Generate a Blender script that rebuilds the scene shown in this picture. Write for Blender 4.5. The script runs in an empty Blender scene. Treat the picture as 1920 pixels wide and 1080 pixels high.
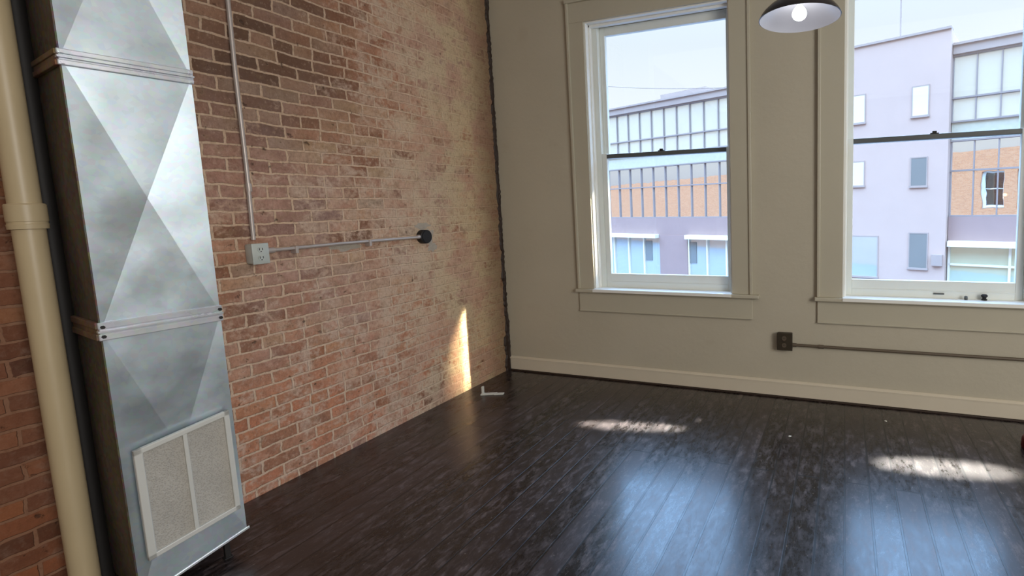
import bpy, bmesh, math, random
from mathutils import Vector, Matrix, noise
random.seed(7)
C = bpy.context.scene.collection
PI = math.pi
# ---------------------------------------------------------------- materials
class NT:
    def __init__(s, name):
        s.m = bpy.data.materials.new(name); s.m.use_nodes = True
        s.t = s.m.node_tree; s.t.nodes.clear()
        s.out = s.n('ShaderNodeOutputMaterial')
    def n(s, typ, **kw):
        nd = s.t.nodes.new(typ)
        for k, v in kw.items():
            if k in nd.inputs.keys(): s.put(nd.inputs[k], v)
            else: setattr(nd, k, v)
        return nd
    def put(s, inp, v):
        if isinstance(v, bpy.types.NodeSocket): s.t.links.new(v, inp)
        else: inp.default_value = v
    def set(s, nd, **kw):
        for k, v in kw.items(): s.put(nd.inputs[k.replace('_', ' ')], v)
    def coord(s): return s.n('ShaderNodeTexCoord').outputs['Object']
    def mp(s, vec, scale=(1,1,1), loc=(0,0,0), rot=(0,0,0)):
        m = s.n('ShaderNodeMapping'); s.put(m.inputs['Vector'], vec)
        m.inputs['Scale'].default_value = scale; m.inputs['Location'].default_value = loc; m.inputs['Rotation'].default_value = rot
        return m.outputs[0]
    def noise(s, vec, scale, detail=4, rough=.55, dist=0):
        n = s.n('ShaderNodeTexNoise'); s.put(n.inputs['Vector'], vec)
        n.inputs['Scale'].default_value = scale; n.inputs['Detail'].default_value = detail
        n.inputs['Roughness'].default_value = rough; n.inputs['Distortion'].default_value = dist
        return n
    def ramp(s, fac, stops, interp='LINEAR'):
        r = s.n('ShaderNodeValToRGB'); s.put(r.inputs[0], fac); cr = r.color_ramp; cr.interpolation = interp
        while len(cr.elements) < len(stops): cr.elements.new(.5)
        for e, (p, c) in zip(cr.elements, stops):
            e.position = p; e.color = (*c, 1) if len(c) == 3 else c
        return r.outputs[0]
    def mix(s, fac, a, b, bt='MIX'):
        m = s.n('ShaderNodeMix', data_type='RGBA', blend_type=bt)
        for i, v in zip((0, 6, 7), (fac, a, b)):
            if isinstance(v, tuple) and len(v) == 3: v = (*v, 1)
            s.put(m.inputs[i], v)
        return m.outputs[2]
    def math(s, op, a, b=0, clamp=False):
        m = s.n('ShaderNodeMath', operation=op); m.use_clamp = clamp
        s.put(m.inputs[0], a); s.put(m.inputs[1], b); return m.outputs[0]
    def rng(s, v, a, b, c=0, d=1):
        m = s.n('ShaderNodeMapRange'); m.interpolation_type = 'SMOOTHSTEP'
        for i, x in enumerate((v, a, b, c, d)): s.put(m.inputs[i], x)
        return m.outputs[0]
    def sep(s, v):
        m = s.n('ShaderNodeSeparateXYZ'); s.put(m.inputs[0], v); return m.outputs
    def bump(s, h, strength=.3, dist=.01):
        b = s.n('ShaderNodeBump'); s.put(b.inputs['Height'], h)
        b.inputs['Strength'].default_value = strength; b.inputs['Distance'].default_value = dist
        return b.outputs[0]
    def bsdf(s, **kw):
        p = s.n('ShaderNodeBsdfPrincipled')
        for k, v in kw.items():
            k = k.replace('_', ' ')
            if isinstance(v, tuple) and len(v) == 3: v = (*v, 1)
            s.put(p.inputs[k], v)
        s.t.links.new(p.outputs[0], s.out.inputs[0]); return p

def rgb(r, g, b):
    f = lambda c: (c/255/12.92 if c/255 <= .04045 else ((c/255+.055)/1.055)**2.4)
    return (f(r), f(g), f(b))

def simple(name, col, rough=.5, metal=0, var=.12, scale=8, bump=.05, bd=.004, **kw):
    t = NT(name); v = t.coord(); n = t.noise(v, scale, 5)
    c = t.mix(n.outputs[0], tuple(x*(1-var) for x in col), tuple(min(1, x*(1+var)) for x in col))
    n2 = t.noise(v, scale*6, 3)
    t.bsdf(Base_Color=c, Roughness=rough, Metallic=metal, Normal=t.bump(n2.outputs[0], bump, bd), **kw)
    return t.m
M = {}
M['trim'] = simple('painted_trim', rgb(188,182,163), .38, var=.05, scale=3, bump=.08)
M['base'] = simple('baseboard_paint', rgb(212,202,182), .4, var=.05, scale=3)
M['jamb'] = simple('white_jamb_paint', rgb(242,242,236), .35, var=.04, scale=3, bump=.05)
M['sash'] = simple('grey_white_sash_paint', rgb(232,236,230), .4, var=.05, scale=3, bump=.05)
M['rail'] = simple('grey_meeting_rail', rgb(88,92,92), .45, var=.15, scale=12)  # plain dark grey, darker than the sash paint
M['pvc'] = simple('aged_cream_plastic', rgb(190,172,138), .4, var=.1, scale=4, bump=.05)
M['black'] = simple('black_iron', (.010,.008,.007), .65, var=.3, scale=20)
M['dark'] = simple('dark_brown_paint', (.030,.016,.010), .6, var=.3, scale=20, bump=.3)
M['conduit'] = simple('galvanised_conduit', rgb(190,178,170), .38, .35, var=.12, scale=14)
M['conduit_dull'] = simple('dull_brown_conduit', rgb(98,86,72), .5, .1, var=.15, scale=14)
M['boxm'] = simple('pale_grey_steel_box', rgb(196,200,192), .42, .2, var=.12, scale=22)
M['box_dull'] = simple('dull_bronze_outlet_box', rgb(62,54,42), .5, .2, var=.2, scale=22)
M['hole'] = simple('slot_black', (.01,.01,.01), .7)
M['shade'] = simple('black_enamel', (.012,.008,.009), .22, var=.2, scale=6, bump=.02)
M['white_enamel'] = simple('white_enamel', (.52,.54,.60), .3, var=.02, bump=.01)
M['chip'] = simple('white_chip', rgb(215,215,205), .6)
M['plaster'] = simple('old_plaster_smear', rgb(178,166,150), .9, var=.18, scale=30, bump=.6, bd=.01)
M['red'] = simple('dark_red_plastic', rgb(92,16,18), .35)
M['asphalt'] = simple('street_asphalt', rgb(120,122,130), .9, var=.15, scale=3)
M['lilac'] = simple('lilac_grey_stucco', (.50,.365,.30), .9, var=.05, scale=1.2, bump=.1)
M['lilac_dark'] = simple('mauve_spandrel_panel', (.33,.225,.20), .8, var=.08, scale=1.5)
M['slate'] = simple('slate_cornice', (.37,.29,.25), .8, var=.08, scale=1.5)
M['ext_pale'] = simple('pale_spandrel_glass', (.50,.48,.38), .3)
M['ext_white'] = simple('white_exterior_metal', (.8,.75,.62), .6, var=.04)
M['mullion'] = simple('bronze_mullion', (.28,.23,.21), .6)
M['orange_brick'] = None

# bulb
t = NT('glowing_bulb'); e = t.n('ShaderNodeEmission'); e.inputs[0].default_value = (1,.96,.95,1); e.inputs[1].default_value = 15
t.t.links.new(e.outputs[0], t.out.inputs[0]); M['bulb'] = t.m

# window glass: thin, clear, with a little reflection and dust haze
t = NT('window_glass'); v = t.coord()
tr = t.n('ShaderNodeBsdfTransparent'); tr.inputs[0].default_value = (.96,.975,.97,1)
gl = t.n('ShaderNodeBsdfGlossy'); gl.inputs['Roughness'].default_value = .02
lw = t.n('ShaderNodeLayerWeight'); lw.inputs[0].default_value = .5
fac_ = t.math('ADD', .04, t.math('MULTIPLY', t.math('POWER', lw.outputs['Facing'], 4), .6))
mx = t.n('ShaderNodeMixShader'); t.put(mx.inputs[0], fac_); t.put(mx.inputs[1], tr.outputs[0]); t.put(mx.inputs[2], gl.outputs[0])
t.t.links.new(mx.outputs[0], t.out.inputs[0]); M['glass'] = t.m

# street facade glass: partly mirror, partly pale blue
def facade_glass(name, col, mirror):
    t = NT(name); v = t.coord()
    d = t.n('ShaderNodeBsdfDiffuse'); n = t.noise(v, .6, 3)
    t.put(d.inputs[0], t.mix(n.outputs[0], col, tuple(min(1, c*1.25) for c in col)))
    g = t.n('ShaderNodeBsdfGlossy'); g.inputs['Roughness'].default_value = .015; g.inputs[0].default_value = (.95,.97,1,1)
    nb = t.noise(t.mp(v, (1,1,.6)), 1.3, 2)
    t.put(g.inputs['Normal'], t.bump(nb.outputs[0], .10, .02))
    m = t.n('ShaderNodeMixShader'); m.inputs[0].default_value = mirror
    t.put(m.inputs[1], d.outputs[0]); t.put(m.inputs[2], g.outputs[0]); t.t.links.new(m.outputs[0], t.out.inputs[0])
    return t.m
M['fglass'] = facade_glass('blue_curtain_wall_glass', (.50,.46,.36), .4)
M['fglass_low'] = facade_glass('mirrored_curtain_wall_glass', (.16,.12,.10), .8)
M['fglass2'] = facade_glass('storefront_glass', (.33,.37,.36), .25)
M['fglass3'] = facade_glass('teal_storefront_glass', (.40,.47,.34), .25)
M['fglass4'] = facade_glass('white_reflecting_window_glass', (.62,.6,.5), .15)
M['fglass5'] = facade_glass('dark_window_glass', (.17,.18,.17), .06)  # dark pane colour, barely mirrored

# brick wall
def brick_mat(name, exterior=False):
    t = NT(name); v = t.coord(); x, y, z = t.sep(v)
    if exterior:
        cmb = t.n('ShaderNodeCombineXYZ'); t.put(cmb.inputs[0], x); t.put(cmb.inputs[1], z)
    else:
        cmb = t.n('ShaderNodeCombineXYZ'); t.put(cmb.inputs[0], y); t.put(cmb.inputs[1], z)
    vec = cmb.outputs[0]
    wob = t.noise(vec, 2.6, 3); wob2 = t.noise(vec, 24, 2)
    a = t.n('ShaderNodeVectorMath', operation='SCALE'); t.put(a.inputs[0], wob.outputs[1]); a.inputs['Scale'].default_value = .035
    b = t.n('ShaderNodeVectorMath', operation='ADD'); t.put(b.inputs[0], vec); t.put(b.inputs[1], a.outputs[0])
    a2 = t.n('ShaderNodeVectorMath', operation='SCALE'); t.put(a2.inputs[0], wob2.outputs[1]); a2.inputs['Scale'].default_value = .014
    b2 = t.n('ShaderNodeVectorMath', operation='ADD'); t.put(b2.inputs[0], b.outputs[0]); t.put(b2.inputs[1], a2.outputs[0])
    def bt(c1, c2, mo, ms, bias=0):
        k = t.n('ShaderNodeTexBrick'); t.put(k.inputs['Vector'], b2.outputs[0])
        for nm, vv in (('Color1', (*c1, 1)), ('Color2', (*c2, 1)), ('Mortar', (*mo, 1)), ('Scale', 1.0), ('Mortar Size', ms), ('Mortar Smooth', .35), ('Bias', bias), ('Brick Width', .205), ('Row Height', .0715)):
            k.inputs[nm].default_value = vv
        k.offset = .5; k.squash = .55; k.squash_frequency = 6; return k
    k = bt((0,0,0), (1,1,1), (.5,.5,.5), .0075)
    rnd = k.outputs['Color']; fac = k.outputs['Fac']
    if exterior:
        col = t.ramp(rnd, [(0, (.62,.24,.10)), (.5, (.70,.28,.11)), (1, (.74,.33,.15))])
        col = t.mix(fac, col, (.70,.40,.22))
        t.bsdf(Base_Color=col, Roughness=.9); return t.m
    brick = t.ramp(rnd, [(0, rgb(108,74,54)), (.15, rgb(156,108,82)), (.4, rgb(184,134,106)), (.7, rgb(196,150,122)), (.88, rgb(194,160,124)), (1, rgb(160,140,120))])
    # large tint zones
    big = t.noise(vec, .9, 3, .6)
    brick = t.mix(t.rng(big.outputs[0], .42, .66), brick, t.mix(.5, brick, rgb(188,116,74)))
    big2 = t.noise(t.mp(vec, (1,1,1), (7,3,0)), 1.1, 3, .6)
    brick = t.mix(t.rng(big2.outputs[0], .45, .62, 0, .8), brick, t.mix(.55, brick, rgb(176,148,142)))
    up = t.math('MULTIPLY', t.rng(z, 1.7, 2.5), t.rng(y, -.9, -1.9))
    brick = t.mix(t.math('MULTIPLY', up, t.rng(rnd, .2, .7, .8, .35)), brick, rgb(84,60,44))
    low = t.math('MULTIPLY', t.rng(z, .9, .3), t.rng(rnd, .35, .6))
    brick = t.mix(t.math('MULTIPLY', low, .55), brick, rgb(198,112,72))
    # blotches inside the brick
    bl = t.noise(vec, 14, 5, .7)
    brick = t.mix(t.rng(bl.outputs[0], .35, .75, 0, .55), brick, rgb(112,76,58))
    mort = t.mix(wob2.outputs[0], rgb(222,190,160), rgb(196,164,138))
    col = t.mix(fac, brick, mort)
    # plaster and mortar smears: strong in the middle and toward the corner, weak upper left
    sm = t.noise(vec, 6.5, 6, .72, .6); sm2 = t.noise(vec, 34, 3, .6)
    ny = t.rng(y, -2.6, -.4, 0, .22)
    nz = t.math('MULTIPLY', up, -.14)
    s_ = t.math('ADD', t.math('ADD', sm.outputs[0], t.math('MULTIPLY', t.math('SUBTRACT', sm2.outputs[0], .5), .5)), t.math('ADD', ny, nz))
    mask = t.rng(s_, .49, .74, 0, .82)
    smear = t.mix(t.rng(y, -1.6, -.3), rgb(206,178,156), rgb(210,188,150))
    smear = t.mix(t.rng(t.noise(vec, 3, 3).outputs[0], .45, .6), smear, rgb(200,164,138))
    col = t.mix(mask, col, smear)
    # darker, browner courses high up and to the far left
    fine = t.noise(t.mp(vec, (1, .55, 1)), 75, 4, .7); fine2 = t.noise(vec, 11, 5, .7)
    col = t.mix(t.rng(fine.outputs[0], .5, .72, 0, .5), col, rgb(104,78,58))
    col = t.mix(t.rng(fine.outputs[0], .46, .3, 0, .3), col, rgb(222,194,168))
    col = t.mix(t.rng(fine2.outputs[0], .52, .68, 0, .4), col, rgb(150,122,92))
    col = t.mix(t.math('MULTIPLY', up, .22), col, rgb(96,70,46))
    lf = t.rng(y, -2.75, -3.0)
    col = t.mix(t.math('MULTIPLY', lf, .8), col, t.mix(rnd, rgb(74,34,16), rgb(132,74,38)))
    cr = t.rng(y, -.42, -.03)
    col = t.mix(t.math('MULTIPLY', cr, .62), col, rgb(92,62,38))  # shade toward the corner painted into the brick colour
    # dark pits
    pit = t.noise(vec, 22, 3, .6)
    pm = t.math('MULTIPLY', t.rng(pit.outputs[0], .64, .74), t.math('SUBTRACT', 1, mask))
    col = t.mix(t.math('MULTIPLY', pm, .75), col, rgb(60,36,24))
    h = t.math('ADD', t.math('MULTIPLY', t.math('SUBTRACT', 1, fac), .55), t.math('MULTIPLY', bl.outputs[0], .6))
    h = t.math('SUBTRACT', t.math('ADD', h, t.math('MULTIPLY', sm2.outputs[0], .35)), t.math('MULTIPLY', pm, .5))
    h = t.math('ADD', h, t.math('MULTIPLY', rnd, .25))
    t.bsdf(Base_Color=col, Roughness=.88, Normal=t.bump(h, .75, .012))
    return t.m
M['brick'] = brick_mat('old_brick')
M['orange_brick'] = brick_mat('orange_exterior_brick', True)

# painted plaster wall
t = NT('painted_plaster'); v = t.coord(); x, y, z = t.sep(v)
n1 = t.noise(v, 1.3, 4); n2 = t.noise(v, 26, 5, .6); n3 = t.noise(v, 4, 5, .6)
c = t.mix(n1.outputs[0], rgb(180,173,154), rgb(196,188,169))
c = t.mix(t.rng(n3.outputs[0], .6, .75, 0, .25), c, rgb(168,156,132))
t.bsdf(Base_Color=c, Roughness=.55, Normal=t.bump(t.math('ADD', n2.outputs[0], t.math('MULTIPLY', n3.outputs[0], 3)), .22, .006))
M['wall'] = t.m
M['ceil'] = simple('ceiling_paint', rgb(215,210,200), .8, var=.03)

# dark stained plank floor
t = NT('espresso_planks'); v = t.coord(); x, y, z = t.sep(v)
cmb = t.n('ShaderNodeCombineXYZ'); t.put(cmb.inputs[0], y); t.put(cmb.inputs[1], x)
k = t.n('ShaderNodeTexBrick'); t.put(k.inputs['Vector'], cmb.outputs[0])
for nm, vv in (('Color1', (0,0,0,1)), ('Color2', (1,1,1,1)), ('Mortar', (.5,.5,.5,1)), ('Scale', 1.0), ('Mortar Size', .006), ('Mortar Smooth', .2), ('Brick Width', 3.1), ('Row Height', .132)):
    k.inputs[nm].default_value = vv
k.offset = .37; k.offset_frequency = 2
rnd = k.outputs['Color']; gap = k.outputs['Fac']
gr = t.noise(t.mp(v, (26, 1.6, 1)), 3, 5, .65)
sc = t.noise(t.mp(v, (7, 2.6, 1)), 3.2, 9, .78, .15)
sp = t.noise(t.mp(v, (1, .45, 1)), 60, 4, .75)
wear = t.noise(v, 1.5, 4, .6); wear2 = t.noise(t.mp(v, (5, 1.3, 1)), 2.2, 3, .5)
c = t.mix(rnd, rgb(20,13,12), rgb(50,38,36))
c = t.mix(t.rng(gr.outputs[0], .35, .75, 0, .5), c, rgb(16,9,9))
c = t.mix(t.math('MULTIPLY', t.rng(sc.outputs[0], .47, .66, 0, .62), t.rng(wear.outputs[0], .3, .6, .35, 1)), c, rgb(116,102,100))
c = t.mix(t.rng(sp.outputs[0], .60, .72, 0, .55), c, rgb(150,138,130))
c = t.mix(t.math('MULTIPLY', gap, .9), c, rgb(10,6,6))
rg = t.math('ADD', t.rng(sc.outputs[0], .3, .75, .20, .40), t.math('MULTIPLY', rnd, .10))
hb = t.math('ADD', t.math('MULTIPLY', gap, -3.0), t.math('ADD', t.math('MULTIPLY', gr.outputs[0], .08), t.math('MULTIPLY', wear2.outputs[0], .7)))
hb = t.math('ADD', hb, t.math('MULTIPLY', rnd, .3))
t.bsdf(Base_Color=c, Roughness=rg, Normal=t.bump(hb, .34, .006), IOR=1.55, Coat_Weight=.25, Coat_Roughness=.16)
M['floor'] = t.m

# galvanised sheet
def galv(name, base, rough, metal, tint=1):
    t = NT(name); v = t.coord()
    vo = t.n('ShaderNodeTexVoronoi'); t.put(vo.inputs['Vector'], v); vo.inputs['Scale'].default_value = 55
    n = t.noise(v, 3.2, 4, .6); n2 = t.noise(v, 1.7, 2)
    c = t.mix(n.outputs[0], tuple(x*.86 for x in base), tuple(min(1, x*1.1) for x in base))
    c = t.mix(.07, c, vo.outputs['Color'], 'MIX')
    r = t.math('ADD', t.rng(n.outputs[0], .3, .7, rough-.05, rough+.07), 0)
    t.bsdf(Base_Color=c, Roughness=r, Metallic=metal, Normal=t.bump(n2.outputs[0], .5, .02))
    return t.m
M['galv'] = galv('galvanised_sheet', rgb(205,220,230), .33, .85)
M['galv_side'] = galv('shaded_galvanised_side', rgb(78,66,50), .5, .3)  # same sheet as the front, dimness of this side painted into the colour
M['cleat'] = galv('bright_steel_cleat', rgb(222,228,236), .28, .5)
M['cleat_side'] = galv('shaded_steel_cleat', rgb(120,92,64), .5, .3)  # same cleat turning the corner, side shade painted into its colour
# filter mesh
t = NT('filter_mesh'); v = t.coord(); n = t.noise(v, 9, 4); w = t.n('ShaderNodeTexVoronoi'); t.put(w.inputs['Vector'], v); w.inputs['Scale'].default_value = 170
c = t.mix(n.outputs[0], rgb(168,164,156), rgb(192,188,180)); c = t.mix(t.rng(w.outputs['Distance'], .1, .6, .35, 0), c, rgb(118,112,104))
t.bsdf(Base_Color=c, Roughness=.9, Normal=t.bump(w.outputs['Distance'], .5, .004)); M['mesh'] = t.m
M['grille'] = simple('grey_grille_frame', rgb(206,206,200), .45, .1, var=.05)

# ---------------------------------------------------------------- geometry helpers
def link(name, bm, mat, parent=None, smooth=False, mats=None):
    me = bpy.data.meshes.new(name); bmesh.ops.recalc_face_normals(bm, faces=bm.faces)
    bm.to_mesh(me); bm.free()
    o = bpy.data.objects.new(name, me); C.objects.link(o)
    for m in (mats or [mat]): me.materials.append(m)
    if smooth:
        for p in me.polygons: p.use_smooth = True
        try: me.set_sharp_from_angle(angle=math.radians(38))
        except Exception: pass
    if parent: o.parent = parent
    return o
def box(bm, x0, x1, y0, y1, z0, z1, bev=0, seg=2):
    r = bmesh.ops.create_cube(bm, size=1)
    for v in r['verts']:
        v.co = Vector(((x0+x1)/2 + v.co.x*(x1-x0), (y0+y1)/2 + v.co.y*(y1-y0), (z0+z1)/2 + v.co.z*(z1-z0)))
    if bev:
        es = list({e for v in r['verts'] for e in v.link_edges})
        bmesh.ops.bevel(bm, geom=es, offset=bev, segments=seg, affect='EDGES', profile=.5)
def tube(bm, pts, r, seg=14, cap=True):
    pts = [Vector(p) for p in pts]; rings = []
    for i, p in enumerate(pts):
        d = (pts[min(i+1, len(pts)-1)] - pts[max(i-1, 0)]).normalized()
        a = Vector((0,0,1)) if abs(d.z) < .9 else Vector((1,0,0))
        u = d.cross(a).normalized(); w = d.cross(u)
        rr = r[i] if isinstance(r, (list, tuple)) else r
        rings.append([bm.verts.new(p + (u*math.cos(2*PI*k/seg) + w*math.sin(2*PI*k/seg))*rr) for k in range(seg)])
    for a, b in zip(rings, rings[1:]):
        for k in range(seg): bm.faces.new((a[k], a[(k+1) % seg], b[(k+1) % seg], b[k]))
    if cap:
        bm.faces.new(rings[0]); bm.faces.new(rings[-1])
def lathe(bm, prof, center, seg=48):
    cx, cy, cz = center; rings = []
    for r, z in prof:
        if r < 1e-5: rings.append([bm.verts.new((cx, cy, cz+z))])
        else: rings.append([bm.verts.new((cx+r*math.cos(2*PI*k/seg), cy+r*math.sin(2*PI*k/seg), cz+z)) for k in range(seg)])
    for a, b in zip(rings, rings[1:]):
        for k in range(seg):
            j = (k+1) % seg
            if len(a) == 1 and len(b) == 1: continue
            if len(a) == 1: bm.faces.new((a[0], b[j], b[k]))
            elif len(b) == 1: bm.faces.new((a[k], a[j], b[0]))
            else: bm.faces.new((a[k], a[j], b[j], b[k]))
def quad(bm, *p): return bm.faces.new([bm.verts.new(q) for q in p])
def one(name, mat, parent, *boxes, bev=0):
    bm = bmesh.new()
    for b in boxes: box(bm, *b, bev=bev)
    return link(name, bm, mat, parent)
def empty(name, loc, rz=0, parent=None):
    o = bpy.data.objects.new(name, None); C.objects.link(o); o.location = loc; o.rotation_euler = (0,0,rz)
    o.empty_display_size = .1
    if parent: o.parent = parent
    return o
def tag(o, label, cat, group=None, kind=None):
    o['label'] = label; o['category'] = cat
    if group: o['group'] = group
    if kind: o['kind'] = kind
    return o
def struct(o, label=None, cat=None):
    o['kind'] = 'structure'
    if label: o['label'] = label
    if cat: o['category'] = cat
    return o

# ---------------------------------------------------------------- room shell
RX, RY, RZ, WT = 7.4, -8.2, 4.0, .30
ZS, ZT = .847, 3.185
WIN = [dict(x0=1.0, x1=2.28, gl=1.12, gr=2.222), dict(x0=3.147, x1=4.40, gl=3.216, gr=4.317)]
struct(one('floor', M['floor'], None, (0, RX, RY, 0, -.12, 0)), 'dark espresso stained plank floor with scuffs and window reflections', 'floor')
struct(one('ceiling', M['ceil'], None, (-.3, RX+.2, RY-.2, WT, RZ, RZ+.15)), 'plain ceiling above the room', 'ceiling')
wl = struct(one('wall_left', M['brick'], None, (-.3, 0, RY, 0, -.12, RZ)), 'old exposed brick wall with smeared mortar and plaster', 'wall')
bm = bmesh.new()
xs = [-.3] + [q for w in WIN for q in (w['x0'], w['x1'])] + [RX]
for i in range(0, len(xs), 2): box(bm, xs[i], xs[i+1], 0, WT, -.12, RZ)
for w in WIN:
    box(bm, w['x0'], w['x1'], 0, WT, -.12, ZS-.047); box(bm, w['x0'], w['x1'], 0, WT, ZT, RZ)
struct(link('wall_back', bm, M['wall']), 'painted off white plaster wall with two tall windows', 'wall')
struct(one('wall_right', M['wall'], None, (RX, RX+.2, RY, WT, -.12, RZ)), 'plain painted wall right of the windows', 'wall')
struct(one('wall_front', M['wall'], None, (-.3, RX+.2, RY-.2, RY, -.12, RZ)), 'plain painted wall facing the windows', 'wall')
# plaster patch on the brick beside the black round box
bm = bmesh.new()
def blob(bm, cx, cy, cz, ry, rz_, n=22, seed=0, axis='x', th=.004):
    ring = []; c = bm.verts.new((cx+th, cy, cz) if axis == 'x' else (cx, cy-th, cz) if axis == 'y' else (cx, cy, cz+th))
    for k in range(n):
        a = 2*PI*k/n; f = .75 + .5*noise.noise(Vector((math.cos(a)*1.7+seed, math.sin(a)*1.7, seed)))
        if axis == 'x': ring.append(bm.verts.new((cx+.0006, cy+ry*f*math.cos(a), cz+rz_*f*math.sin(a))))
        elif axis == 'y': ring.append(bm.verts.new((cx+ry*f*math.cos(a), cy-.0006, cz+rz_*f*math.sin(a))))
        else: ring.append(bm.verts.new((cx+ry*f*math.cos(a), cy+rz_*f*math.sin(a), cz+.0006)))
    for k in range(n): bm.faces.new((c, ring[k], ring[(k+1) % n]))
blob(bm, 0, -.87, 1.39, .06, .09, seed=3); blob(bm, 0, -.93, 1.475, .10, .03, seed=5); blob(bm, 0, -.85, 1.30, .06, .045, seed=8)
blob(bm, 0, -1.55, 1.37, .14, .035, seed=9)
link('plaster_patch', bm, M['plaster'], wl)

# ragged dark edge where the brick meets the painted wall
bm = bmesh.new(); prev = None; N = 260
for i in range(N+1):
    z = RZ*i/N
    j = .010 + .018*abs(noise.noise(Vector((0, 0, z*19)))) + .022*max(0, noise.noise(Vector((3, 0, z*5)))) + (.010 if z < .5 else 0)
    jb = .03 + .02*noise.noise(Vector((5, 2, z*9))) + .016*noise.noise(Vector((5, 7, z*31))) + (.03 if z < .35 else 0)
    d = .006 + .006*noise.noise(Vector((1, 4, z*22)))
    row = [bm.verts.new(p) for p in ((.0005, -jb, z), (.006+d, -jb*.7, z), (.008+d, -.010-d, z), (j, -.006-d*.6, z), (j+.003, -.0005, z))]
    if prev:
        for a in range(4): bm.faces.new((prev[a], prev[a+1], row[a+1], row[a]))
    prev = row
struct(link('trim_1', bm, M['dark']), 'ragged dark joint in the corner between brick and painted wall', 'trim')

# baseboard with small cap, and the dark shoe beneath it
bb = struct(one('baseboard_back', M['base'], None, (.03, RX, -.02, 0, .014, .125), bev=.002), 'painted baseboard under the two windows', 'baseboard')
bm = bmesh.new(); 
prof = [(-.0005,.142),(-.008,.141),(-.016,.134),(-.024,.128),(-.024,.122),(-.0005,.122)]
va = [bm.verts.new((.03, a, b)) for a, b in prof]; vb = [bm.verts.new((RX, a, b)) for a, b in prof]
for i in range(len(prof)):
    j = (i+1) % len(prof); bm.faces.new((va[i], va[j], vb[j], vb[i]))
link('cap_moulding', bm, M['base'], bb)
struct(one('trim_2', M['dark'], None, (.04, RX, -.034, -.001, .0, .013), bev=.003), 'dark shoe moulding along the foot of the baseboard', 'trim')

# ---------------------------------------------------------------- windows
def window(i, w):
    x0, x1, gl, gr = w['x0'], w['x1'], w['gl'], w['gr']
    cx = (x0+x1)/2; r = empty('window_%d' % i, (0,0,0)); r['kind'] = 'structure'
    r['category'] = 'window'
    r['label'] = ['', 'left tall sash window, nearer the brick wall, with its white reveal', 'right tall sash window, beside the pendant lamp, cut by the photo edge'][i]
    # casings with raised outer bead
    cl = .16 if i == 1 else .187
    for (a, b, ob) in ((x0-cl, x0, 'l'), (x1, x1+.167, 'r')):
        bm = bmesh.new(); box(bm, a, b, -.02, -.0005, ZS, ZT, .002)
        e0 = (a-.004, a+.02) if ob == 'l' else (b-.02, b+.004)
        box(bm, e0[0], e0[1], -.034, -.0005, ZS, ZT+.18, .004)
        e1 = (b-.014, b) if ob == 'l' else (a, a+.014)
        link('casing', bm, M['trim'], r)
    bm = bmesh.new(); box(bm, x0-cl, x1+.167, -.021, -.0005, ZT, ZT+.17, .002); box(bm, x0-cl-.01, x1+.177, -.04, -.0005, ZT+.165, ZT+.2, .004)
    link('head_casing', bm, M['trim'], r)
    # jamb liner
    bm = bmesh.new(); T = .012
    box(bm, x0+.0005, x0+T, -.004, WT, ZS, ZT-T); box(bm, x1-T, x1-.0005, -.004, WT, ZS, ZT-T); box(bm, x0+.0005, x1-.0005, -.004, WT, ZT-T, ZT-.0005)
    # stops
    for (a, b) in ((x0+T, x0+T+.014), (x1-T-.014, x1-T)): box(bm, a, b, .045, .085, ZS, ZT-T, .002)
    box(bm, x0+T, x1-T, .045, .085, ZT-T-.02, ZT-T, .002)
    link('jamb', bm, M['jamb'], r)
    one('balance_track', M['sash'], r, (x0+T, gl-.048, .088, .21, ZS, ZT-T), (gr+.048, x1-T, .088, .21, ZS, ZT-T))
    # stool, horns, apron
    bm = bmesh.new(); box(bm, x0-cl-.02, x1+.227, -.055, -.0005, ZS-.03, ZS+.0, .006); link('window_stool', bm, M['trim'], r)
    bm = bmesh.new(); box(bm, x0+.0005, x1-.0005, -.060, WT+.03, ZS-.022, ZS+.003, .0); link('sill_board', bm, M['jamb'], r)
    bm = bmesh.new(); box(bm, x0-cl, x1+.167, -.018, -.0005, .642, ZS-.03, .003); box(bm, x0-cl, x1+.167, -.026, -.0005, .638, .650, .003)
    link('apron', bm, M['trim'], r)
    # lower sash
    zm = 2.045; GB = .975; HT = ZT-.012-.075
    def sash(name, y0, y1, zb, zt, gb, gt):
        bm = bmesh.new()
        box(bm, gl-.047, gl, y0, y1, zb, zt, .003); box(bm, gr, gr+.047, y0, y1, zb, zt, .003)
        s = link(name, bm, M['sash'], r)
        g = one('glass_pane', M['glass'], s, (gl-.004, gr+.004, (y0+y1)/2-.001, (y0+y1)/2+.001, gb-.004, gt+.004))
        return s
    s = sash('lower_sash', .095, .135, ZS+.002, zm+.02, GB, zm-.02)
    bm = bmesh.new(); box(bm, gl, gr, .095, .135, ZS+.002, GB, .003); box(bm, gl, gr, .088, .097, ZS+.05, ZS+.058, .002); link('bottom_rail', bm, M['sash'], s)
    one('meeting_rail', M['rail'], s, (gl, gr, .093, .135, zm-.022, zm+.014), bev=.003)
    one('sash_lock', M['black'], s, (cx-.028, cx+.028, .10, .128, zm+.013, zm+.022), (cx-.014, cx+.014, .103, .125, zm+.02, zm+.036), bev=.002)
    if i == 2: one('sash_lift', M['rail'], s, (cx+.02, cx+.09, .085, .096, ZS+.03, ZS+.04))
    s = sash('upper_sash', .140, .180, zm-.022, ZT-.014, zm+.02, HT)
    one('top_rail', M['sash'], s, (gl, gr, .140, .180, HT, ZT-.014), bev=.003)
    one('meeting_rail', M['sash'], s, (gl, gr, .140, .180, zm-.022, zm+.02), bev=.003)
    return r
window(1, WIN[0]); window(2, WIN[1])

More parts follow.
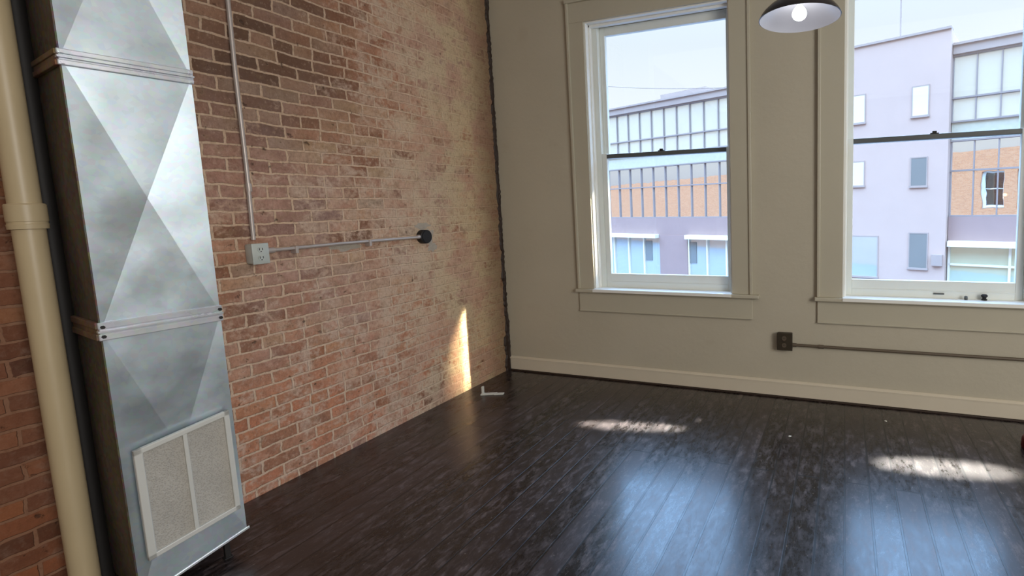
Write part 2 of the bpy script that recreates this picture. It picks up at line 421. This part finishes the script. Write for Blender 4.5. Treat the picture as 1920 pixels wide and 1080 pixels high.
# ---------------------------------------------------------------- air duct
TH = -math.atan2(.061, .353)
D = empty('air_duct', (.398, -2.878, 0), TH)
tag(D, 'tall galvanised sheet metal air duct with creased panels and return grille against brick wall', 'duct')
W_, DP = .358, .385
def duct_section(z0, z1, name='duct_section'):
    bm = bmesh.new()
    # front with cross-break creases
    zl = z0 if z0 > .2 else .02
    a = bm.verts.new((0,0,zl)); b = bm.verts.new((0,W_,z0)); c = bm.verts.new((0,W_,z1)); d = bm.verts.new((0,0,z1))
    m = bm.verts.new((-.011, W_*.5, (zl+z1)/2))
    for p, q in ((a,b),(b,c),(c,d),(d,a)): bm.faces.new((p, q, m))
    A = bm.verts.new((-DP,0,zl)); B = bm.verts.new((-DP,W_,z0)); Cc = bm.verts.new((-DP,W_,z1)); Dd = bm.verts.new((-DP,0,z1))
    bm.faces.new((b,B,Cc,c)); bm.faces.new((B,A,Dd,Cc)); bm.faces.new((a,A,B,b)); bm.faces.new((c,Cc,Dd,d))
    f = link(name, bm, M['galv'], D)
    return f
def duct_side(z0, z1):
    z0 = z0 if z0 > .2 else .02
    bm = bmesh.new()
    a = bm.verts.new((0,0,z0)); A = bm.verts.new((-DP,0,z0)); Dd = bm.verts.new((-DP,0,z1)); d = bm.verts.new((0,0,z1)); m = bm.verts.new((-DP/2,-.010,(z0+z1)/2))
    for p, q in ((a,A),(A,Dd),(Dd,d),(d,a)): bm.faces.new((p, q, m))
    # folded corner seam along the front edge
    box(bm, -.016, -.002, -.004, .0, z0, z1)
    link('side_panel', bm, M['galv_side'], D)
SE = [(.11, 1.155), (1.163, 2.196), (2.204, 3.23), (3.238, RZ-.002)]
for z0, z1 in SE: duct_section(z0, z1); duct_side(z0, z1)
for zc, wd in ((1.159, .036), (2.20, .030), (3.234, .03)):
    bm = bmesh.new()
    box(bm, -.004, .011, -.010, W_+.005, zc+.010, zc+wd, .003); box(bm, -.004, .011, -.010, W_+.005, zc-wd, zc-.010, .003)
    box(bm, -.004, .006, -.006, W_+.006, zc-.012, zc+.012, .002)
    box(bm, -.004, .018, -.012, W_+.006, zc-.004, zc+.004, .001)
    cl = link('flange', bm, M['cleat'], D)
    bm = bmesh.new()
    box(bm, -DP, -.005, -.014, -.0, zc+.010, zc+wd, .003); box(bm, -DP, -.005, -.014, -.0, zc-wd, zc-.010, .003); box(bm, -DP, -.005, -.009, -.0, zc-.012, zc+.012)
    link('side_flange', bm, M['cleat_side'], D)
    for yy in (.002, W_-.004):
        for dz in (.018, -.02):
            bm = bmesh.new(); tube(bm, [(.010, yy, zc+dz), (.019, yy, zc+dz)], .007, 6)
            link('corner_bolt', bm, M['black'] if zc < 2 else M['cleat'], cl)
# return grille
g = empty('return_grille', (.016,.18,.45), 0, D)
def slant(bm):
    for v in bm.verts: v.co.z += .18*v.co.y
    return bm
gy0, gy1, gz0, gz1 = -.153, .153, -.238, .238
x0g, x1g = .006, .028
bm = bmesh.new()
box(bm, x0g, x1g, gy0, gy0+.026, gz0, gz1, .003); box(bm, x0g, x1g, gy1-.020, gy1, gz0, gz1, .003)
box(bm, x0g, x1g, gy0, gy1, gz0, gz0+.022, .003); box(bm, x0g, x1g, gy0, gy1, gz1-.022, gz1, .003)
link('grille_frame', slant(bm), M['grille'], g)
bm = bmesh.new(); box(bm, x0g, x1g-.002, -.006, .008, gz0+.02, gz1-.02, .002); link('grille_mullion', slant(bm), M['grille'], g)
for a, b in ((gy0+.024, -.004), (.006, gy1-.018)):
    bm = bmesh.new(); box(bm, x0g, .017, a, b, gz0+.018, gz1-.018); link('filter_panel', slant(bm), M['mesh'], g)
bm = bmesh.new()
box(bm, -.004, .004, .0, W_+.01, -.006, .006, .002)
for v in bm.verts: v.co.z += .02 + .09*v.co.y/W_
link('bottom_hem', bm, M['cleat'], D)
for (a, b) in ((-.022, .285), (-.34, .285)):
    bm = bmesh.new(); box(bm, a-.010, a+.010, b-.010, b+.010, .0, .089, .002); box(bm, a-.016, a+.016, b-.016, b+.016, .0, .008, .002); link('leg', bm, M['black'], D)

# ---------------------------------------------------------------- pipes by the duct
P = empty('drain_pipe', (.12, -2.925, 0)); tag(P, 'cream plastic drain pipe with a thick coupling, standing left of the duct', 'pipe')
R_ = .043
bm = bmesh.new(); tube(bm, [(0,0,0), (0,0,1.60)], R_, 32); tube(bm, [(0,0,1.60), (0,0,RZ-.002)], R_, 32); link('pipe', bm, M['pvc'], P, True)
bm = bmesh.new(); lathe(bm, [(R_, 0), (R_+.009, .002), (R_+.010, .02), (R_+.008, .022), (R_+.008, .030), (R_+.010, .032), (R_+.010, .095), (R_+.006, .10), (R_, .101)], (0,0,1.565), 40)
link('coupling', bm, M['pvc'], P, True)
bm = bmesh.new(); tube(bm, [(.036,-2.845,0), (.036,-2.845,RZ-.002)], .032, 20); box(bm, .0, .012, -2.876, -2.812, 1.80, 1.812)
tag(link('iron_pipe', bm, M['black'], None, True), 'black iron pipe squeezed behind the gap between cream pipe and duct', 'pipe')

# ---------------------------------------------------------------- electrical on the brick wall
cy = -2.108
cv = empty('conduit', (.03, cy, 1.46)); tag(cv, 'thin vertical metal conduit running down the brick wall to the outlet box', 'conduit', 'metal conduits')
bm = bmesh.new(); tube(bm, [(0,.012,RZ-1.462), (0,.008,1.5), (0,.0,.9), (0,.002,.4), (0,-.004,0)], .0105, 14); link('pipe', bm, M['conduit'], cv, True)
for zz in (.29,):
    bm = bmesh.new(); tube(bm, [(0,.002,zz-.022), (0,.002,zz+.022)], .0145, 14); link('pipe_coupling', bm, M['conduit'], cv, True)

bx = empty('outlet_box', (0, -2.105, 1.382)); tag(bx, 'pale steel outlet box on the brick wall where the two conduits meet', 'outlet')
bm = bmesh.new(); box(bm, .0005, .062, -.040, .040, -.056, .056, .010, 3); link('box_body', bm, M['boxm'], bx, True)
bm = bmesh.new(); box(bm, .062, .068, -.042, .042, -.058, .058, .0028, 2); pl = link('cover_plate', bm, M['boxm'], bx, True)
for dz in (-.023, .023):
    bm = bmesh.new(); tube(bm, [(.067,0,dz), (.071,0,dz)], .016, 20); rc = link('receptacle', bm, M['boxm'], bx, True)
    one('slot', M['hole'], rc, (.0705,.0718,-.009,-.006,dz-.004,dz+.009), (.0705,.0718,.006,.009,dz-.004,dz+.009), (.0705,.0718,-.003,.003,dz-.013,dz-.008))
bm = bmesh.new(); tube(bm, [(.036,.038,.012), (.036,.085,.012)], .017, 14); link('connector', bm, M['conduit'], bx, True)

ch = empty('conduit', (.036, -2.02, 1.394)); tag(ch, 'thin horizontal metal conduit on brick from outlet box to round black box', 'conduit', 'metal conduits')
bm = bmesh.new(); tube(bm, [(0,0,0), (-.004,.4,.004), (0,.8,.002), (0,1.045,.0)], .0105, 14); link('pipe', bm, M['conduit'], ch, True)
for yy in (.12, .60):
    one('pipe_strap', M['conduit'], ch, (-.034, .013, yy-.008, yy+.008, -.03, .013), bev=.002)

rb = empty('round_box', (0, -.94, 1.394)); tag(rb, 'round black electrical box at the end of the horizontal conduit', 'electrical box')
bm = bmesh.new(); tube(bm, [(.0005,0,0), (.046,0,0), (.05,0,0)], [.054,.054,.050], 28); link('box_body', bm, M['black'], rb, True)
bm = bmesh.new(); tube(bm, [(.03,-.075,.002), (.03,-.05,.002)], .016, 14); link('connector', bm, M['conduit'], rb, True)
bm = bmesh.new(); tube(bm, [(.05,0,0), (.054,0,0)], .044, 28); link('cover', bm, M['black'], rb, True)

# ---------------------------------------------------------------- electrical under the windows
wb = empty('outlet_box', (2.71, 0, .478)); tag(wb, 'dull dark outlet box low on the painted wall between the windows', 'outlet')
bm = bmesh.new(); box(bm, -.058, .058, -.05, -.0005, -.068, .068, .006, 2); link('box_body', bm, M['box_dull'], wb)
bm = bmesh.new(); box(bm, -.061, .061, -.055, -.05, -.071, .071, .002); link('cover_plate', bm, M['box_dull'], wb)
for dz in (-.028, .028):
    bm = bmesh.new(); tube(bm, [(-.004,-.054,dz), (-.004,-.059,dz)], .018, 18); rc = link('receptacle', bm, M['conduit_dull'], wb)
    one('slot', M['hole'], rc, (-.012,-.009,-.0598,-.0585,dz-.004,dz+.008), (.002,.005,-.0598,-.0585,dz-.004,dz+.008))
wc = empty('conduit', (2.77, -.022, .449)); tag(wc, 'brown conduit along the painted wall running right from the dark outlet box', 'conduit')
bm = bmesh.new(); tube(bm, [(0,0,0), (.5,0,.0), (1.6,-.001,.004), (RX-2.78,0,.01)], .0115, 14); link('pipe', bm, M['conduit_dull'], wc, True)
for xx in (.01, .22, 1.9):
    bm = bmesh.new(); tube(bm, [(xx-.02,0,0), (xx+.02,0,0)], .0155, 14); link('pipe_coupling', bm, M['conduit_dull'], wc, True)

# ---------------------------------------------------------------- pendant lamp
lx, ly, lz = 2.972, -1.78, 2.342
L = empty('pendant_lamp', (lx, ly, lz)); tag(L, 'black dome pendant lamp with white inside and glowing bulb, hanging between the windows', 'lamp')
RR = .162
out = [(RR,0),(RR+.003,.001),(RR+.001,.006),(.158,.016),(.145,.032),(.122,.052),(.095,.067),(.065,.078),(.042,.084),(.034,.088),(.034,.125),(.026,.135),(.012,.14),(.006,.145)]
bm = bmesh.new(); lathe(bm, out, (0,0,0), 64); link('lamp_shade', bm, M['shade'], L, True)
inn = [(RR,0),(.155,.013),(.142,.028),(.119,.048),(.093,.062),(.063,.073),(.036,.079),(0,.080)]
bm = bmesh.new(); lathe(bm, inn, (0,0,0), 64); link('shade_lining', bm, M['white_enamel'], L, True)
bm = bmesh.new(); lathe(bm, [(0,.079),(.015,.079),(.015,.055),(.013,.052)], (0,0,0), 20); link('socket', bm, M['white_enamel'], L, True)
bm = bmesh.new(); lathe(bm, [(.012,.053),(.015,.047),(.024,.036),(.029,.024),(.029,.014),(.023,.003),(.012,-.004),(0,-.006)], (0,0,0), 28); link('bulb', bm, M['bulb'], L, True)
bm = bmesh.new(); tube(bm, [(0,0,.14), (0,0,RZ-lz-.03)], .006, 10); link('cord', bm, M['black'], L, True)
bm = bmesh.new(); lathe(bm, [(.0,RZ-lz-.04),(.02,RZ-lz-.035),(.05,RZ-lz-.012),(.055,RZ-lz-.001)], (0,0,0), 28); link('ceiling_canopy', bm, M['black'], L, True)

# ---------------------------------------------------------------- small things on the floor and sill
b = empty('metal_bracket', (.27, -.60, 0), .4); tag(b, 'small white bent metal bracket lying on the floor by the brick corner', 'bracket')
bm = bmesh.new(); box(bm, -.075, -.058, -.012, .012, .003, .075, .002); link('upright_tab', bm, M['chip'], b)
bm = bmesh.new(); box(bm, -.085, .05, -.018, .018, .0, .012, .003); box(bm, .03, .11, -.026, .010, .0, .010, .003); link('base_plate', bm, M['chip'], b)
def chip(x, y, s, label):
    bm = bmesh.new(); bmesh.ops.create_icosphere(bm, subdivisions=2, radius=s)
    for v in bm.verts: v.co *= .75+.5*noise.noise(v.co*60+Vector((x,y,0)))
    for v in bm.verts: v.co.z = v.co.z*.45
    mz = min(v.co.z for v in bm.verts)
    for v in bm.verts: v.co.z -= mz
    o = link('plaster_crumb', bm, M['chip'], None, True); o.location = (x, y, 0)
    tag(o, label, 'crumb')
chip(2.815, -.685, .012, 'small white plaster crumb on the dark floor left of the other crumb')
chip(3.45, -.265, .011, 'small pale plaster crumb on the floor nearest the baseboard')
rk = empty('red_cap', (4.285, -.43, 0)); tag(rk, 'dark red plastic cap with pale top cut by the right photo edge', 'cap')
bm = bmesh.new(); lathe(bm, [(0,0),(.045,0),(.05,.01),(.047,.065),(.04,.078),(0,.08)], (0,0,0), 24); link('cap_body', bm, M['red'], rk, True)
bm = bmesh.new(); lathe(bm, [(.018,.0795),(.018,.09),(.014,.095),(0,.095)], (0,0,0), 16); link('cap_stem', bm, M['chip'], rk, True)
bm = bmesh.new(); lathe(bm, [(0,0),(.017,0),(.02,.006),(.012,.012),(.013,.02),(.021,.028),(.021,.036),(.014,.043),(0,.044)], (0,0,0), 20)
o = link('small_knob', bm, M['black'], None, True); o.location = (4.118, .06, ZS+.0032); tag(o, 'small black knob standing on the sill of the right window', 'knob')
bm = bmesh.new(); lathe(bm, [(0,0),(.010,0),(.012,.006),(.012,.022),(.007,.028),(0,.029)], (0,0,0), 16)
o = link('metal_plug', bm, M['rail'], None, True); o.location = (4.0, .055, ZS+.0032); tag(o, 'tiny grey plug on the right window sill beside the black knob', 'plug')

# ---------------------------------------------------------------- street outside
struct(one('ground', M['asphalt'], None, (-60, 60, .6, 60, -3.7, -3.5)), 'street below the windows', 'ground')
FA = math.atan2(-.312, .95)
def bldg(name, label):
    o = empty(name, (2, 18, 0), FA); tag(o, label, 'building'); return o
# local x runs along the facade, local y is depth (positive away from us)
def wing(o, s0, s1, lower_glass, store):
    one('wall', M['lilac'], o, (s0, s1, .3, 9, -3.5, 7.0))
    one('parapet', M['slate'], o, (s0, s1, .0, .32, 6.68, 7.04), (s0, s1, -.08, .32, 6.98, 7.06))
    one('spandrel', M['ext_pale'], o, (s0, s1, .16, .3, 3.66, 4.28))
    one('mauve_band', M['lilac_dark'], o, (s0, s1, .06, .3, -.06, .86))
    n = int(round((s1-s0)/.84)) if s1 < 0 else int(round((s1-s0)/.77))
    st = (s1-s0)/n
    for (z0, z1, tr) in ((4.28, 6.68, 5.15), (.86, 3.66, 2.55)):
        for k in range(n):
            one('curtain_glass', M['fglass' if z0 > 4 else 'fglass_low'], o, (s0+k*st+.02, s0+(k+1)*st-.02, .20, .24, z0+.02, z1-.02))
        bm = bmesh.new()
        for k in range(n+1): box(bm, s0+k*st-.022, s0+k*st+.022, .12, .24, z0, z1)
        box(bm, s0, s1, .10, .24, tr-.03, tr+.03); box(bm, s0, s1, .08, .24, z1-.06, z1); box(bm, s0, s1, .08, .24, z0, z0+.06)
        link('mullion_grid', bm, M['mullion'], o)
B1 = bldg('office_building', 'pale glass office building across the street with rooftop box, seen through left window')
wing(B1, -22, -1.6, 0, 0)
one('penthouse', M['slate'], B1, (-9.4, -6.4, 1.2, 5, 7.0, 7.62))
for (a, b) in ((-16.9, -8.85), (-6.9, -2.2)):
    one('awning_beam', M['ext_white'], B1, (a, b, -.3, .28, -.22, -.02))
    one('storefront_glass', M['fglass2'], B1, (a, b, .16, .22, -3.2, -.22))
    bm = bmesh.new()
    k = a
    while k < b: box(bm, k-.04, k+.04, .06, .2, -3.3, -.22); k += 1.15
    box(bm, a, b, .06, .2, -2.6, -2.5)
    link('storefront_frame', bm, M['ext_white'], B1)
for da in (-6.9, -9.9): one('shop_door', M['fglass5'], B1, (da, da+.45, .12, .18, -1.5, -.4))
one('pilaster', M['lilac_dark'], B1, (-8.8, -6.95, .02, .3, -3.5, -.06))
B2 = bldg('stucco_building', 'lilac grey stucco block with small windows, left part of right window view')
one('wall', M['lilac'], B2, (-1.6, 5.05, -.35, 9, -3.5, 7.5))
one('parapet', M['slate'], B2, (-1.6, 5.05, -.42, .1, 7.5, 7.58))
def swin(x0, x1, z0, z1, mt):
    f = one('window', M['slate'], B2, (x0-.04, x0, -.38, -.34, z0-.04, z1+.04), (x1, x1+.04, -.38, -.34, z0-.04, z1+.04), (x0, x1, -.38, -.34, z1, z1+.04), (x0-.06, x1+.06, -.42, -.34, z0-.08, z0))
    one('pane', mt, f, (x0, x1, -.372, -.352, z0, z1))
    return f
swin(3.84, 4.36, 4.62, 5.66, M['fglass4']); swin(1.52, 2.1, 4.62, 5.66, M['fglass4'])
swin(3.84, 4.36, 2.05, 3.07, M['fglass5']); swin(1.5, 2.1, 2.15, 3.07, M['fglass4'])
swin(3.84, 4.44, -1.05, .25, M['fglass5']); swin(1.4, 2.66, -1.5, .1, M['fglass2'])
one('utility_box', M['slate'], B2, (4.62, 4.98, -.5, -.34, -.93, -.52))
B3 = bldg('office_building', 'glass fronted office wing across the street, right of the stucco block')
wing(B3, 5.07, 15.5, 0, 0)
one('awning_beam', M['ext_white'], B3, (5.1, 15.5, -.3, .28, -.22, -.02))
one('storefront_glass', M['fglass3'], B3, (5.1, 15.5, .16, .22, -3.2, -.22))
bm = bmesh.new(); k = 5.12
while k < 15.5: box(bm, k-.04, k+.04, .06, .2, -3.3, -.22); k += 1.9
box(bm, 5.1, 15.5, .06, .2, -.95, -.88)
link('storefront_frame', bm, M['ext_white'], B3)
# antenna pole on the stucco roof
e = Vector((.95, -.312, 0)); ang = Matrix.Rotation(FA, 3, 'Z'); O = Vector((2, 18, 0))
p = O + ang @ Vector((3.15, .6, 7.49))
bm = bmesh.new(); tube(bm, [(0,0,0), (0,0,3.2)], .03, 8); o = link('roof_pole', bm, M['slate'], None); o.location = p
tag(o, 'thin vertical pole on the roof of the stucco block', 'pole')
# overhead wire
a = O + ang @ Vector((-20, -2.0, 10.2)); b_ = O + ang @ Vector((-1.7, -.43, 6.6))
pts = []
for k in range(25):
    q = a.lerp(b_, k/24); q.z -= .5*math.sin(PI*k/24); pts.append(q)
bm = bmesh.new(); tube(bm, pts, .018, 6); tag(link('overhead_wire', bm, M['slate'], None), 'sagging overhead utility wire above the roof in the left window view', 'wire')
# our own building's orange brick street front, mirrored in the glass across the street
bm = bmesh.new()
xs2 = [-60, WIN[0]['x0']-.05, WIN[0]['x1']+.05, WIN[1]['x0']-.05, WIN[1]['x1']+.05, 40]
for i in range(0, 6, 2): box(bm, xs2[i], xs2[i+1], WT+.002, WT+.12, -3.5, RZ+.6)
for w in WIN:
    box(bm, w['x0']-.05, w['x1']+.05, WT+.002, WT+.12, -3.5, ZS-.06); box(bm, w['x0']-.05, w['x1']+.05, WT+.002, WT+.12, ZT+.02, RZ+.6)
struct(link('wall_outer', bm, M['orange_brick']), 'orange brick street front of the building, mirrored in the glass across the street', 'wall')

# ---------------------------------------------------------------- world
wd = bpy.data.worlds.new('sky'); bpy.context.scene.world = wd; wd.use_nodes = True
t = wd.node_tree; t.nodes.clear()
out_ = t.nodes.new('ShaderNodeOutputWorld'); bg = t.nodes.new('ShaderNodeBackground'); tc = t.nodes.new('ShaderNodeTexCoord')
sp = t.nodes.new('ShaderNodeSeparateXYZ'); t.links.new(tc.outputs['Generated'], sp.inputs[0])
cr = t.nodes.new('ShaderNodeValToRGB'); t.links.new(sp.outputs[2], cr.inputs[0])
st = [(0, (.60,.66,.80)), (.12, (1.1,1.15,1.2)), (.30, (.93,1.03,1.14)), (.38, (.95,1.1,1.3)), (.50, (3.7,6.3,10.6)), (.75, (4.8,7.6,12.4)), (1, (4.6,7.0,11.6))]
while len(cr.color_ramp.elements) < len(st): cr.color_ramp.elements.new(.5)
for el, (p_, c_) in zip(cr.color_ramp.elements, st): el.position = p_; el.color = (*c_, 1)
t.links.new(cr.outputs[0], bg.inputs[0]); bg.inputs[1].default_value = 1.0; t.links.new(bg.outputs[0], out_.inputs[0])

# ---------------------------------------------------------------- lights
def area(name, loc, target, sx, sy, w, col=(1,1,1), spread=None, portal=False, shape='RECTANGLE', roll=0):
    l = bpy.data.lights.new(name, 'AREA'); l.shape = shape; l.size = sx; l.size_y = sy; l.energy = w; l.color = col
    if spread: l.spread = math.radians(spread)
    if portal: l.cycles.is_portal = True
    o = bpy.data.objects.new(name, l); C.objects.link(o); o.location = loc
    o.rotation_euler = (Vector(target)-Vector(loc)).to_track_quat('-Z', 'Y').to_euler()
    if roll: o.rotation_euler = ((Vector(target)-Vector(loc)).to_track_quat('-Z', 'Y').to_matrix() @ Matrix.Rotation(math.radians(roll), 3, 'Z')).to_euler()
    return o
for w in WIN:
    cx = (w['x0']+w['x1'])/2
    area('window_portal', (cx, WT+.02, 2.0), (cx, -3, 2.0), 1.25, 2.3, 1, portal=True)
# added fill lamps without visible fixtures
area('ceiling_fill', (3.4, -5.6, 3.9), (3.4, -5.59, 0), 6.5, 5.0, 36, (1.0,.93,.85))  # broad unseen ceiling fill, added to lift the interior
area('side_fill', (7.2, -4.2, 2.3), (0.3, -1.9, 1.0), 3.4, 2.2, 265, (1.0,.98,.95))  # unseen fill added to brighten brick and duct; no window on that wall
# sun glints bounced off glass opposite
area('sun_glint', (2.0, 2.2, 4.6), (1.70, -.83, 0), .80, .09, 3.0, (1,.97,.9), 1.2, shape='ELLIPSE', roll=12)
area('sun_glint', (2.5, 2.2, 4.6), (2.30, -.60, 0), .28, .045, 1.1, (1,.97,.9), 1.2, shape='ELLIPSE', roll=6)
area('sun_glint', (4.0, 2.2, 4.6), (3.74, -.83, 0), .80, .15, 3.0, (1,.97,.9), 1.2, shape='ELLIPSE', roll=10)
area('sun_glint', (3.2, 1.115, 3.42), (0, -.56, .42), .045, .60, 1.4, (1,.90,.68), 1.5)
area('sun_glint', (3.2, 1.115, 3.42), (0, -.60, .36), .16, .45, 1.3, (1,.85,.58), 4)

# ---------------------------------------------------------------- camera
yaw, pitch, roll, f, sx_, sy_ = math.radians(-18.7446), math.radians(-5.85466), math.radians(-1.46533), 912.02, 314.2, -64.38
cam = bpy.data.cameras.new('camera'); co = bpy.data.objects.new('camera', cam); C.objects.link(co)
fw = Vector((math.sin(yaw)*math.cos(pitch), math.cos(yaw)*math.cos(pitch), math.sin(pitch)))
rt = Vector((math.cos(yaw), -math.sin(yaw), 0)); up = rt.cross(fw)
r2 = rt*math.cos(roll) + up*math.sin(roll); u2 = -rt*math.sin(roll) + up*math.cos(roll)
mt = Matrix((r2, u2, -fw)).transposed().to_4x4(); mt.translation = Vector((3.15256, -3.91978, 1.6))
co.matrix_world = mt
cam.sensor_fit = 'HORIZONTAL'; cam.sensor_width = 36; cam.lens = f/1920*36
cam.shift_x = -sx_/1920; cam.shift_y = sy_/1920
cam.clip_start = .05; cam.clip_end = 300
bpy.context.scene.camera = co
sc = bpy.context.scene
sc.view_settings.view_transform = 'Standard'; sc.view_settings.exposure = 0; sc.view_settings.look = 'None'
sc.cycles.use_denoising = True
sc.cycles.max_bounces = 8; sc.cycles.diffuse_bounces = 5; sc.cycles.sample_clamp_indirect = 8
